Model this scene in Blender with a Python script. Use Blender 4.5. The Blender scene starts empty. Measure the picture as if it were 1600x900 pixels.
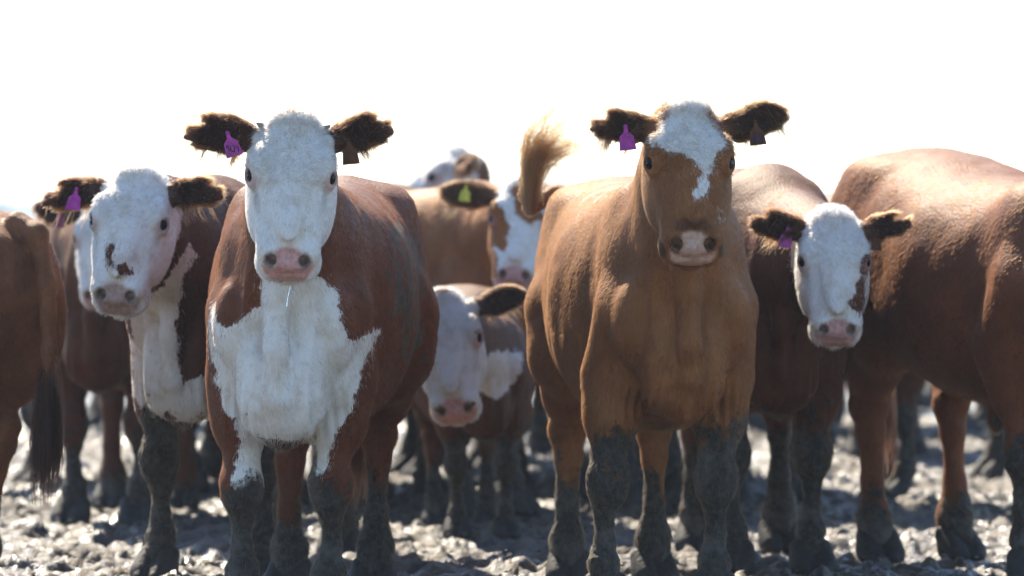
import bpy, math, random
import numpy as np
from mathutils import Matrix, Vector

SC = bpy.context.scene
COL = SC.collection
R_ = math.radians
rng = np.random.default_rng(7)
random.seed(7)

# ------------------------------------------------------------------ camera, light, exposure
CAM_H = 1.26
FPX = 8250.0                       # focal length in photo pixels (1600 wide)
HORIZON = 330.0
cam = bpy.data.cameras.new('camera')
cam_o = bpy.data.objects.new('camera', cam)
COL.objects.link(cam_o)
cam.sensor_width = 36.0
cam.lens = 36.0 * FPX / 1600.0
PITCH = math.atan((450 - HORIZON) / FPX)
cam_o.location = (0, 0, CAM_H)
cam_o.rotation_euler = (math.pi / 2 - PITCH, 0, 0)
cam.clip_start = 0.5
cam.clip_end = 9000
cam.dof.use_dof = True
cam.dof.focus_distance = 16.25
cam.dof.aperture_fstop = (cam.lens / 1000.0) / 0.060 
SC.camera = cam_o

SUN_EL, SUN_AZ = R_(43), R_(-22)   # azimuth measured from +Y, negative = to the picture's left
world = bpy.data.worlds.new('World')
SC.world = world
world.use_nodes = True
wn = world.node_tree
bg = wn.nodes['Background']
sky = wn.nodes.new('ShaderNodeTexSky')
sky.sky_type = 'NISHITA'
sky.sun_disc = False
sky.sun_elevation = SUN_EL
sky.sun_rotation = SUN_AZ
sky.altitude = 300
sky.air_density = 1.0
sky.dust_density = 0.3
sky.ozone_density = 4.0
wn.links.new(sky.outputs['Color'], bg.inputs['Color'])
bg.inputs['Strength'].default_value = 0.12
sun = bpy.data.lights.new('sun', 'SUN')
sun.energy = 5.0
sun.angle = R_(0.5)
sun.color = (1.0, 0.90, 0.74)
sun_o = bpy.data.objects.new('sun', sun)
COL.objects.link(sun_o)
sd = Vector((math.sin(SUN_AZ) * math.cos(SUN_EL), math.cos(SUN_AZ) * math.cos(SUN_EL), math.sin(SUN_EL)))
sun_o.rotation_euler = sd.to_track_quat('Z', 'Y').to_euler()
sun_o.location = sd * 60

SC.view_settings.view_transform = 'Standard'
SC.view_settings.look = 'None'
SC.view_settings.exposure = 1.27
SC.view_settings.gamma = 1.0
SC.render.engine = 'CYCLES'
SC.cycles.use_denoising = True
SC.cycles.max_bounces = 8
SC.cycles.transparent_max_bounces = 8
SC.cycles_curves.shape = 'RIBBONS'

# ------------------------------------------------------------------ small maths
def to_world(px, py, d):
    """a point seen at photo pixel (px, py) at distance d in front of the camera"""
    xc, zc = (px - 800) / FPX * d, -(py - 450) / FPX * d
    return np.array([xc, d * math.cos(PITCH) + zc * math.sin(PITCH), CAM_H - d * math.sin(PITCH) + zc * math.cos(PITCH)])

def to_px(W):
    y, z = W[:, 1], W[:, 2] - CAM_H
    d = y * math.cos(PITCH) - z * math.sin(PITCH)
    v = y * math.sin(PITCH) + z * math.cos(PITCH)
    return np.stack([800 + FPX * W[:, 0] / d, 450 - FPX * v / d], 1), d

def hash3(i, j, k, seed):
    n = (i * 374761393 + j * 668265263 + k * 1274126177 + seed * 974711) & 0x7fffffff
    n = ((n ^ (n >> 13)) * 1274126177) & 0x7fffffff
    n = ((n ^ (n >> 16)) * 668265263) & 0x7fffffff
    return ((n ^ (n >> 15)) & 0xffff) / 65535.0

def vnoise(P, f, seed=0):
    q = P * f
    i = np.floor(q).astype(np.int64)
    t = q - i
    t = t * t * (3 - 2 * t)
    r = 0
    for a in (0, 1):
        wx = t[:, 0] if a else 1 - t[:, 0]
        for b in (0, 1):
            wy = t[:, 1] if b else 1 - t[:, 1]
            for c in (0, 1):
                wz = t[:, 2] if c else 1 - t[:, 2]
                r = r + wx * wy * wz * hash3(i[:, 0] + a, i[:, 1] + b, i[:, 2] + c, seed)
    return r

def fbm(P, f, n=3, seed=0):
    r, a, s = 0, 1.0, 0
    for o in range(n):
        r = r + a * vnoise(P, f * 2.03 ** o, seed + o)
        s += a
        a *= .5
    return r / s

def sstep(a, b, x):
    t = np.clip((x - a) / (b - a), 0, 1)
    return t * t * (3 - 2 * t)

def poly_sd(Q, poly):
    """signed distance to a polygon, positive inside"""
    P = np.array(poly, float)
    n = len(P)
    d = np.full(len(Q), 1e9)
    ins = np.zeros(len(Q), bool)
    for i in range(n):
        a, b = P[i], P[(i + 1) % n]
        e = b - a
        w = Q - a
        t = np.clip((w @ e) / (e @ e), 0, 1)
        dd = w - t[:, None] * e
        d = np.minimum(d, (dd ** 2).sum(1))
        c = (a[1] <= Q[:, 1]) != (b[1] <= Q[:, 1])
        if abs(e[1]) > 1e-9:
            ins ^= c & (Q[:, 0] < a[0] + (Q[:, 1] - a[1]) / e[1] * e[0])
    d = np.sqrt(d)
    return np.where(ins, d, -d)

def unit(v):
    v = np.asarray(v, float)
    return v / (np.linalg.norm(v, axis=-1, keepdims=True) + 1e-12)

# ------------------------------------------------------------------ implicit surfaces
class Field:
    def __init__(self):
        self.p = []

    def add(self, fn, lo, hi, k=.03, op='u'):
        self.p.append((fn, np.asarray(lo, float), np.asarray(hi, float), k, op))

    def ell(self, c, r, R=None, k=.03, op='u'):
        c, r = np.asarray(c, float), np.asarray(r, float)
        R = np.eye(3) if R is None else np.asarray(R, float)
        def fn(P):
            q = (P - c) @ R
            k0 = np.sqrt(((q / r) ** 2).sum(1))
            k1 = np.sqrt(((q / (r * r)) ** 2).sum(1)) + 1e-9
            return k0 * (k0 - 1) / k1
        e = np.abs(R) @ r
        self.add(fn, c - e, c + e, k, op)
        return fn

    def cone(self, a, b, r1, r2, k=.03, op='u'):
        a, b = np.asarray(a, float), np.asarray(b, float)
        ba = b - a
        l2 = ba @ ba
        rr = r1 - r2
        a2 = max(l2 - rr * rr, 1e-9)
        il2 = 1 / l2
        def fn(P):
            pa = P - a
            y = pa @ ba
            z = y - l2
            q = pa * l2 - y[:, None] * ba
            x2 = (q * q).sum(1)
            y2, z2 = y * y * l2, z * z * l2
            kk = np.sign(rr) * rr * rr * x2
            d = (np.sqrt(x2 * a2 * il2) + y * rr) * il2 - r1
            m1 = np.sign(z) * a2 * z2 > kk
            m2 = np.sign(y) * a2 * y2 < kk
            d = np.where(m2, np.sqrt(x2 + y2) * il2 - r1, d)
            return np.where(m1, np.sqrt(x2 + z2) * il2 - r2, d)
        r = max(r1, r2)
        self.add(fn, np.minimum(a, b) - r, np.maximum(a, b) + r, k, op)

    def chain(self, pts, k=.03):
        for (a, ra), (b, rb) in zip(pts, pts[1:]):
            self.cone(a, b, ra, rb, k)

    def __call__(self, P, margin=.03):
        f = np.full(len(P), 9.0)
        X, Y, Z = P[:, 0], P[:, 1], P[:, 2]
        for fn, lo, hi, k, op in self.p:
            m = margin + k
            i = np.nonzero((X > lo[0] - m) & (X < hi[0] + m) & (Y > lo[1] - m) & (Y < hi[1] + m) & (Z > lo[2] - m) & (Z < hi[2] + m))[0]
            if not len(i):
                continue
            d = fn(P[i])
            a = f[i]
            if op == 'u':
                h = np.maximum(k - np.abs(a - d), 0) / k
                f[i] = np.minimum(a, d) - h * h * k * .25
            else:
                h = np.maximum(k - np.abs(a + d), 0) / k
                f[i] = np.maximum(a, -d) + h * h * k * .25
        return f

    def grad(self, P, e):
        g = np.zeros_like(P)
        for s in ((1, -1, -1), (-1, -1, 1), (-1, 1, -1), (1, 1, 1)):
            s = np.array(s, float)
            g += self(P + s * e)[:, None] * s
        return g / (4 * e)

def loft(tab, n):
    """tab rows: x, half width, z top, z bottom"""
    T = np.array(tab, float)
    xs = np.linspace(T[0, 0], T[-1, 0], 240)
    cols = [np.interp(xs, T[:, 0], T[:, j]) for j in (1, 2, 3)]
    kern = np.hanning(25)
    kern /= kern.sum()
    cols = [np.convolve(np.pad(c, 12, mode='edge'), kern, 'valid') for c in cols]
    def fn(P):
        x = np.clip(P[:, 0], xs[0], xs[-1])
        w, zt, zb = (np.interp(x, xs, c) for c in cols)
        zc, h = (zt + zb) / 2, (zt - zb) / 2
        z = P[:, 2] - zc
        g = ((np.abs(P[:, 1]) / w) ** n + (np.abs(z) / h) ** n) ** (1 / n) + 1e-6
        l = np.sqrt(P[:, 1] ** 2 + z ** 2)
        d = np.maximum(l * (1 - 1 / g), -np.minimum(w, h))
        dx = np.abs(P[:, 0] - x)
        return np.where(dx > 0, np.sqrt(np.maximum(d, 0) ** 2 + dx ** 2), d)
    return fn

def polygonise(F, lo, hi, h):
    """narrow-band surface nets, then a projection onto the zero set"""
    lo, hi = np.asarray(lo, float), np.asarray(hi, float)
    S = 4
    H = h * S
    nc = np.ceil((hi - lo) / H).astype(int)
    ii = np.stack(np.meshgrid(*[np.arange(n) for n in nc], indexing='ij'), -1).reshape(-1, 3)
    c = lo + (ii + .5) * H - h * .5
    fc = F(c, 1.6 * H)
    keep = np.abs(fc) < 1.25 * H
    V = np.repeat(np.repeat(np.repeat(np.sign(fc).reshape(nc), S, 0), S, 1), S, 2).astype(np.float32)
    ki = ii[keep] * S
    o = np.stack(np.meshgrid(range(S), range(S), range(S), indexing='ij'), -1).reshape(-1, 3)
    fi = (ki[:, None, :] + o[None]).reshape(-1, 3)
    V[fi[:, 0], fi[:, 1], fi[:, 2]] = F(lo + fi * h, .03)
    s = V < 0
    sl = lambda A, a, b, c: A[a:A.shape[0] - 1 + a, b:A.shape[1] - 1 + b, c:A.shape[2] - 1 + c]
    cnt = sum(sl(s, a, b, c).astype(np.int8) for a in (0, 1) for b in (0, 1) for c in (0, 1))
    act = (cnt > 0) & (cnt < 8)
    ci = np.stack(np.nonzero(act), -1)
    idx = np.full(act.shape, -1, np.int32)
    idx[act] = np.arange(len(ci))
    corner = {}
    for a in (0, 1):
        for b in (0, 1):
            for c_ in (0, 1):
                corner[(a, b, c_)] = V[ci[:, 0] + a, ci[:, 1] + b, ci[:, 2] + c_].astype(float)
    acc = np.zeros((len(ci), 3))
    num = np.zeros(len(ci))
    for A in corner:
        for ax in range(3):
            if A[ax] == 0:
                B = list(A)
                B[ax] = 1
                va, vb = corner[A], corner[tuple(B)]
                m = (va < 0) != (vb < 0)
                t = np.where(m, va / np.where(m, va - vb, 1), 0)
                p = np.zeros((len(ci), 3)) + np.array(A, float)
                p[:, ax] += t
                acc += p * m[:, None]
                num += m
    verts = lo + (ci + acc / num[:, None]) * h
    quads = []
    for ax in range(3):
        u, w = [(1, 2), (2, 0), (0, 1)][ax]
        n = list(s.shape)
        a_ = [slice(1, n[0] - 1), slice(1, n[1] - 1), slice(1, n[2] - 1)]
        b_ = list(a_)
        b_[ax] = slice(2, n[ax])
        sa, sb = s[tuple(a_)], s[tuple(b_)]
        e = np.stack(np.nonzero(sa != sb), -1)
        if not len(e):
            continue
        inside = sa[e[:, 0], e[:, 1], e[:, 2]]
        e = e + 1
        q = []
        for du, dw in ((-1, -1), (0, -1), (0, 0), (-1, 0)):
            f = e.copy()
            f[:, u] += du
            f[:, w] += dw
            q.append(idx[f[:, 0], f[:, 1], f[:, 2]])
        q = np.stack(q, -1)
        q[~inside] = q[~inside][:, ::-1]
        quads.append(q[(q >= 0).all(1)])
    Q = np.concatenate(quads)
    for _ in range(2):
        g = F.grad(verts, h * .5)
        l2 = (g * g).sum(1)
        st = np.clip(F(verts) / np.maximum(np.sqrt(l2), .3), -.6 * h, .6 * h)
        verts = verts - (st / np.sqrt(l2 + 1e-9))[:, None] * g
    return verts, Q

# ------------------------------------------------------------------ objects
def mesh_obj(name, verts, faces, mat=None, parent=None, smooth=True, mesh_name=None):
    me = bpy.data.meshes.new(mesh_name or name)
    verts = np.asarray(verts, np.float32)
    faces = np.asarray(faces)
    me.vertices.add(len(verts))
    me.vertices.foreach_set('co', verts.ravel())
    k = faces.shape[1]
    me.loops.add(faces.size)
    me.loops.foreach_set('vertex_index', faces.astype(np.int32).ravel())
    me.polygons.add(len(faces))
    me.polygons.foreach_set('loop_start', np.arange(0, faces.size, k, dtype=np.int32))
    me.polygons.foreach_set('use_smooth', np.full(len(faces), smooth, bool))
    me.update(calc_edges=True)
    me.validate()
    if mat:
        me.materials.append(mat)
    o = bpy.data.objects.new(name, me)
    COL.objects.link(o)
    if parent:
        o.parent = parent
    return o

def pieces_obj(name, verts, faces, mat, parent=None, smooth=True):
    me = bpy.data.meshes.new(name)
    me.from_pydata([tuple(v) for v in verts], [], [tuple(f) for f in faces])
    me.update()
    for p in me.polygons:
        p.use_smooth = smooth
    me.materials.append(mat)
    o = bpy.data.objects.new(name, me)
    COL.objects.link(o)
    if parent:
        o.parent = parent
    return o

def fattr(me, name, vals):
    a = me.attributes.new(name, 'FLOAT', 'POINT')
    a.data.foreach_set('value', np.asarray(vals, np.float32))

def hair_obj(name, P, rad, colour, mat, parent):
    """P: n x m x 3 strands, rad: n root radii, colour: n x 3"""
    n, m = P.shape[:2]
    hc = bpy.data.hair_curves.new(name)
    hc.add_curves([m] * n)
    hc.position_data.foreach_set('vector', P.astype(np.float32).ravel())
    t = np.linspace(1, .25, m)
    r = (np.asarray(rad)[:, None] * t[None]).astype(np.float32)
    ra = hc.attributes.get('radius') or hc.attributes.new('radius', 'FLOAT', 'POINT')
    ra.data.foreach_set('value', r.ravel())
    ca = hc.attributes.new('hair_colour', 'FLOAT_COLOR', 'CURVE')
    c4 = np.concatenate([colour, np.ones((n, 1))], 1).astype(np.float32)
    ca.data.foreach_set('color', c4.ravel())
    hc.materials.append(mat)
    o = bpy.data.objects.new(name, hc)
    COL.objects.link(o)
    o.parent = parent
    return o

# ------------------------------------------------------------------ materials
class NT:
    def __init__(self, name):
        self.m = bpy.data.materials.new(name)
        self.m.use_nodes = True
        self.t = self.m.node_tree
        self.b = self.t.nodes['Principled BSDF']

    def n(self, typ, **kw):
        nd = self.t.nodes.new(typ)
        for k, v in kw.items():
            if k in ('operation', 'blend_type', 'data_type', 'attribute_name', 'noise_dimensions', 'feature', 'musgrave_type'):
                setattr(nd, k, v)
        return nd

    def link(self, a, b):
        self.t.links.new(a, b)

    def val(self, sock, v):
        if hasattr(v, 'links') or isinstance(v, bpy.types.NodeSocket):
            self.link(v, sock)
        else:
            sock.default_value = v

    def math(self, op, a, b=0.0, c=None, clamp=False):
        nd = self.n('ShaderNodeMath', operation=op)
        nd.use_clamp = clamp
        self.val(nd.inputs[0], a)
        self.val(nd.inputs[1], b)
        if c is not None:
            self.val(nd.inputs[2], c)
        return nd.outputs[0]

    def mix(self, f, a, b, blend='MIX'):
        nd = self.n('ShaderNodeMix', data_type='RGBA')
        nd.blend_type = blend
        self.val(nd.inputs[0], f)
        for i, v in ((6, a), (7, b)):
            self.val(nd.inputs[i], v if isinstance(v, bpy.types.NodeSocket) else (*v[:3], 1))
        return nd.outputs[2]

    def attr(self, name, out='Fac'):
        nd = self.n('ShaderNodeAttribute', attribute_name=name)
        return nd.outputs[out]

    def noise(self, scale, detail=3, rough=.55, vec=None, dist=0.0):
        nd = self.n('ShaderNodeTexNoise')
        nd.inputs['Scale'].default_value = scale
        nd.inputs['Detail'].default_value = detail
        nd.inputs['Roughness'].default_value = rough
        nd.inputs['Distortion'].default_value = dist
        if vec is None:
            vec = self.coord()
        self.link(vec, nd.inputs['Vector'])
        return nd.outputs['Fac']

    def coord(self, scale=None):
        tc = self.n('ShaderNodeTexCoord')
        v = tc.outputs['Object']
        if scale is not None:
            mp = self.n('ShaderNodeMapping')
            mp.inputs['Scale'].default_value = scale
            self.link(v, mp.inputs['Vector'])
            v = mp.outputs['Vector']
        return v

    def ramp(self, f, a, b):
        return self.math('SMOOTHSTEP', a, b, f) if False else self._ramp(f, a, b)

    def _ramp(self, f, a, b):
        nd = self.n('ShaderNodeMapRange')
        nd.interpolation_type = 'SMOOTHSTEP'
        self.val(nd.inputs[0], f)
        nd.inputs[1].default_value = a
        nd.inputs[2].default_value = b
        return nd.outputs[0]

    def bump(self, h, strength, dist, prev=None):
        nd = self.n('ShaderNodeBump')
        nd.inputs['Strength'].default_value = strength
        nd.inputs['Distance'].default_value = dist
        self.link(h, nd.inputs['Height'])
        if prev is not None:
            self.link(prev, nd.inputs['Normal'])
        return nd.outputs[0]

MUD = (.030, .027, .026)
MUD_DRY = (.088, .077, .066)

def coat_material(name, hair, white, skin, dark):
    N = NT(name)
    mott = N.noise(9, 4, .6)
    fine = N.noise(1.0, 4, .65, N.coord((55, 160, 60)))
    hair_v = N.mix(N._ramp(mott, .3, .75), [c * .72 for c in hair], [c * 1.18 for c in hair])
    hair_v = N.mix(N.math('MULTIPLY', N._ramp(fine, .4, .7), .5), hair_v, [c * .55 for c in hair])
    dirt = N.noise(14, 5, .7)
    white_v = N.mix(N.math('MULTIPLY', N._ramp(dirt, .42, .72), .8), white, [c * s for c, s in zip(white, (.74, .64, .52))])
    wm = N.math('ADD', N.attr('white'), N.math('MULTIPLY', N.math('SUBTRACT', fine, .5), .75))
    col = N.mix(N._ramp(wm, .42, .58), hair_v, white_v)
    col = N.mix(N.attr('dark'), col, dark)
    spk = N.noise(60, 3, .6)
    skin_v = N.mix(N._ramp(spk, .35, .7), skin, [c * s for c, s in zip(skin, (.72, .62, .6))])
    col = N.mix(N.attr('skin'), col, skin_v)
    mn = N.noise(38, 5, .7)
    mudc = N.mix(N._ramp(mn, .4, .72), MUD, MUD_DRY)
    mudc = N.mix(N.math('MULTIPLY', N._ramp(N.noise(7, 4, .65), .5, .68), .8), mudc, (.13, .118, .105))
    mm = N._ramp(N.math('ADD', N.attr('mud'), N.math('MULTIPLY', N.math('SUBTRACT', N.noise(17, 6, .75), .5), 1.7)), .40, .62)
    col = N.mix(mm, col, mudc)
    N.link(col, N.b.inputs['Base Color'])
    rough = N.math('MULTIPLY_ADD', N.attr('skin'), -.20, .57)
    rough = N.math('MULTIPLY_ADD', mm, .06, rough)
    N.link(rough, N.b.inputs['Roughness'])
    N.link(N.math('MULTIPLY_ADD', N.attr('skin'), .30, .24), N.b.inputs['Specular IOR Level'])
    N.b.inputs['Specular Tint'].default_value = (1, .78, .52, 1)
    N.b.inputs['Sheen Weight'].default_value = .16
    N.b.inputs['Sheen Roughness'].default_value = .3
    N.b.inputs['Sheen Tint'].default_value = (1, .66, .36, 1)
    und = N.noise(1.0, 3, .6, N.coord((14, 30, 9)), 1.0)
    b1 = N.bump(fine, .7, .005, N.bump(und, .10, .03))
    b2 = N.bump(N.math('MULTIPLY', mn, mm), .9, .014, b1)
    b3 = N.bump(N.math('MULTIPLY', spk, N.attr('skin')), .35, .004, b2)
    cn = N.noise(38, 3, .6, None, 2.5)
    b4 = N.bump(N.math('MULTIPLY', cn, N.attr('curl')), .8, .012, b3)
    N.link(b4, N.b.inputs['Normal'])
    return N.m

def hair_material():
    N = NT('hair')
    t = N.t
    t.nodes.remove(N.b)
    col = N.attr('hair_colour', 'Color')
    d, tr, g = (t.nodes.new(k) for k in ('ShaderNodeBsdfDiffuse', 'ShaderNodeBsdfTranslucent', 'ShaderNodeBsdfAnisotropic'))
    g.inputs['Roughness'].default_value = .45
    N.link(col, g.inputs['Color'])
    N.link(col, d.inputs['Color'])
    gm = t.nodes.new('ShaderNodeGamma')
    gm.inputs['Gamma'].default_value = .62
    N.link(col, gm.inputs['Color'])
    N.link(gm.outputs[0], tr.inputs['Color'])
    h = t.nodes.new('ShaderNodeBsdfHairPrincipled')
    h.parametrization = 'COLOR'
    h.inputs['Roughness'].default_value = .45
    h.inputs['Radial Roughness'].default_value = .6
    h.inputs['IOR'].default_value = 1.25
    N.link(col, h.inputs['Color'])
    m3 = t.nodes.new('ShaderNodeMixShader')
    m3.inputs[0].default_value = .36
    m1, m2 = t.nodes.new('ShaderNodeMixShader'), t.nodes.new('ShaderNodeMixShader')
    m1.inputs[0].default_value = .55
    m2.inputs[0].default_value = .045
    N.link(d.outputs[0], m1.inputs[1])
    N.link(tr.outputs[0], m1.inputs[2])
    N.link(m1.outputs[0], m2.inputs[1])
    N.link(g.outputs[0], m2.inputs[2])
    N.link(m2.outputs[0], m3.inputs[1])
    N.link(h.outputs[0], m3.inputs[2])
    N.link(m3.outputs[0], t.nodes['Material Output'].inputs['Surface'])
    return N.m

def plain(name, col, rough=.5, spec=.5, noise=None, bump=0, trans=0):
    N = NT(name)
    if noise:
        f = N.noise(noise, 4, .6)
        N.link(N.mix(N._ramp(f, .3, .7), [c * .75 for c in col], [min(1, c * 1.2) for c in col]), N.b.inputs['Base Color'])
        if bump:
            N.link(N.bump(f, .6, bump), N.b.inputs['Normal'])
    else:
        N.b.inputs['Base Color'].default_value = (*col, 1)
    N.b.inputs['Roughness'].default_value = rough
    N.b.inputs['Specular IOR Level'].default_value = spec
    if trans:
        N.b.inputs['Transmission Weight'].default_value = trans
    return N.m

HAIR = hair_material()
M_EYE = plain('eyeball', (.008, .005, .004), .12, .16)
M_TAG = plain('purple_tag_plastic', (.44, .035, .27), .42, .4, 30)
M_TAG_Y = plain('yellow_tag_plastic', (.62, .52, .05), .42, .4, 30)
M_TAG_B = plain('brown_tag_plastic', (.11, .045, .02), .8, .1, 30)
M_TAG_R = plain('dark_red_tag_plastic', (.22, .02, .06), .45, .4, 30)
M_INK = plain('tag_ink', (.02, .012, .05), .6, .3)
M_HOOF = plain('muddy_hoof', (.04, .034, .03), .7, .3, 40, .01)
M_DROOL = plain('drool', (.95, .95, .95), .05, .6, trans=.8)
M_HORN = plain('horn', (.26, .23, .21), .45, .4, 50, .003)

# ------------------------------------------------------------------ shared small meshes
def eye_mesh():
    vs, fs = [], []
    nu, nv = 20, 12
    for j in range(nv + 1):
        th = math.pi * j / nv
        for i in range(nu):
            ph = 2 * math.pi * i / nu
            vs.append((math.sin(th) * math.cos(ph), math.sin(th) * math.sin(ph), math.cos(th)))
    for j in range(nv):
        for i in range(nu):
            fs.append((j * nu + i, (j + 1) * nu + i, (j + 1) * nu + (i + 1) % nu, j * nu + (i + 1) % nu))
    o = mesh_obj('eye', np.array(vs), np.array(fs), M_EYE)
    me = o.data
    bpy.data.objects.remove(o)
    return me

def hoof_mesh():
    F = Field()
    for s in (-1, 1):
        F.cone((-.02, s * .032, .075), (.035, s * .036, .025), .034, .036, .02)
        F.cone((.0, s * .034, .03), (.075, s * .026, .012), .034, .018, .02)
        F.ell((-.055, s * .022, .085), (.016, .014, .02), k=.015)
    F.ell((0, 0, -.05), (.3, .3, .05), k=.008, op='s')
    v, q = polygonise(F, (-.12, -.12, -.03), (.14, .12, .14), .007)
    o = mesh_obj('hoof', v, q, M_HOOF)
    me = o.data
    bpy.data.objects.remove(o)
    return me

EYE_ME, HOOF_ME = eye_mesh(), hoof_mesh()

def shared(name, me, parent, mat4):
    o = bpy.data.objects.new(name, me)
    COL.objects.link(o)
    o.parent = parent
    o.matrix_local = mat4
    return o

TAG_OUT = [(-.0065, .0), (.0065, .0), (.008, -.026), (.027, -.043), (.033, -.095), (-.033, -.095), (-.027, -.043), (-.008, -.026)]
def tag_mesh(mat):
    vs, fs = [], []
    n = len(TAG_OUT)
    for z in (-.0012, .0012):
        for x, y in TAG_OUT:
            vs.append((x, y + .006, z + .06 * (x * x) * (1 if y < -.03 else 0)))
    fs.append(tuple(range(n - 1, -1, -1)))
    fs.append(tuple(range(n, 2 * n)))
    for i in range(n):
        j = (i + 1) % n
        fs.append((i, j, n + j, n + i))
    m = len(vs)                                          # the round stud at the top
    for k, (z, r) in enumerate(((.001, .008), (.005, .007), (.0065, .003))):
        for i in range(10):
            a = 2 * math.pi * i / 10
            vs.append((r * math.cos(a), r * math.sin(a), z))
    for k in range(2):
        for i in range(10):
            a, b = m + k * 10 + i, m + k * 10 + (i + 1) % 10
            fs.append((a, b, b + 10, a + 10))
    fs.append(tuple(range(m + 20, m + 30)))
    o = pieces_obj('ear_tag', vs, fs, mat, smooth=False)
    me = o.data
    bpy.data.objects.remove(o)
    return me

TAG_ME = {'purple': tag_mesh(M_TAG), 'yellow': tag_mesh(M_TAG_Y), 'brown': tag_mesh(M_TAG_B), 'red': tag_mesh(M_TAG_R)}

def ink_strokes(lines, width, z=.0021):
    vs, fs = [], []
    for ln in lines:
        for (x0, y0), (x1, y1) in zip(ln, ln[1:]):
            dx, dy = x1 - x0, y1 - y0
            l = math.hypot(dx, dy)
            px, py = -dy / l * width / 2, dx / l * width / 2
            ex, ey = dx / l * width * .3, dy / l * width * .3
            b = len(vs)
            for zz in (z - .0006, z):
                vs += [(x0 - ex + px, y0 - ey + py, zz), (x0 - ex - px, y0 - ey - py, zz), (x1 + ex - px, y1 + ey - py, zz), (x1 + ex + px, y1 + ey + py, zz)]
            fs += [(b + 4, b + 5, b + 6, b + 7), (b, b + 4, b + 7, b + 3), (b + 1, b + 2, b + 6, b + 5), (b, b + 1, b + 5, b + 4), (b + 3, b + 7, b + 6, b + 2)]
    return vs, fs

SCRIBBLE = [[(-.022, -.052), (-.016, -.044), (-.014, -.066)], [(-.006, -.050), (-.008, -.068), (.002, -.074), (.008, -.064), (.006, -.050)], [(.014, -.056), (.02, -.068), (.017, -.078)]]
EIGHT = [(-.008, 0), (0, .008), (.008, 0), (0, -.008), (-.008, -.017), (0, -.025), (.008, -.017), (0, -.008), (-.008, 0)]
EIGHTS = [[(x - .012, y - .058) for x, y in EIGHT], [(x + .012, y - .058) for x, y in EIGHT]]

# ------------------------------------------------------------------ the cow
HEAD_TAB = [(-.022, .032, -.012, -.075), (.012, .068, .012, -.11), (.05, .100, .028, -.15), (.10, .120, .034, -.175), (.17, .124, .032, -.195),
            (.22, .121, .026, -.20), (.28, .114, .016, -.19), (.34, .100, .006, -.168), (.40, .090, .000, -.148), (.435, .086, -.008, -.142), (.465, .084, -.028, -.138),
            (.495, .078, -.058, -.132), (.522, .058, -.088, -.122)]
TORSO_TAB = [(-.98, .09, 1.20, 1.04), (-.90, .19, 1.30, .90), (-.75, .26, 1.365, .76), (-.60, .29, 1.385, .69), (-.30, .335, 1.355, .60), (0, .355, 1.345, .545),
             (.25, .305, 1.36, .53), (.45, .232, 1.385, .545), (.60, .200, 1.34, .57), (.72, .17, 1.24, .63), (.82, .11, 1.10, .74)]

XS = .87                            # head length factor

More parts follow.
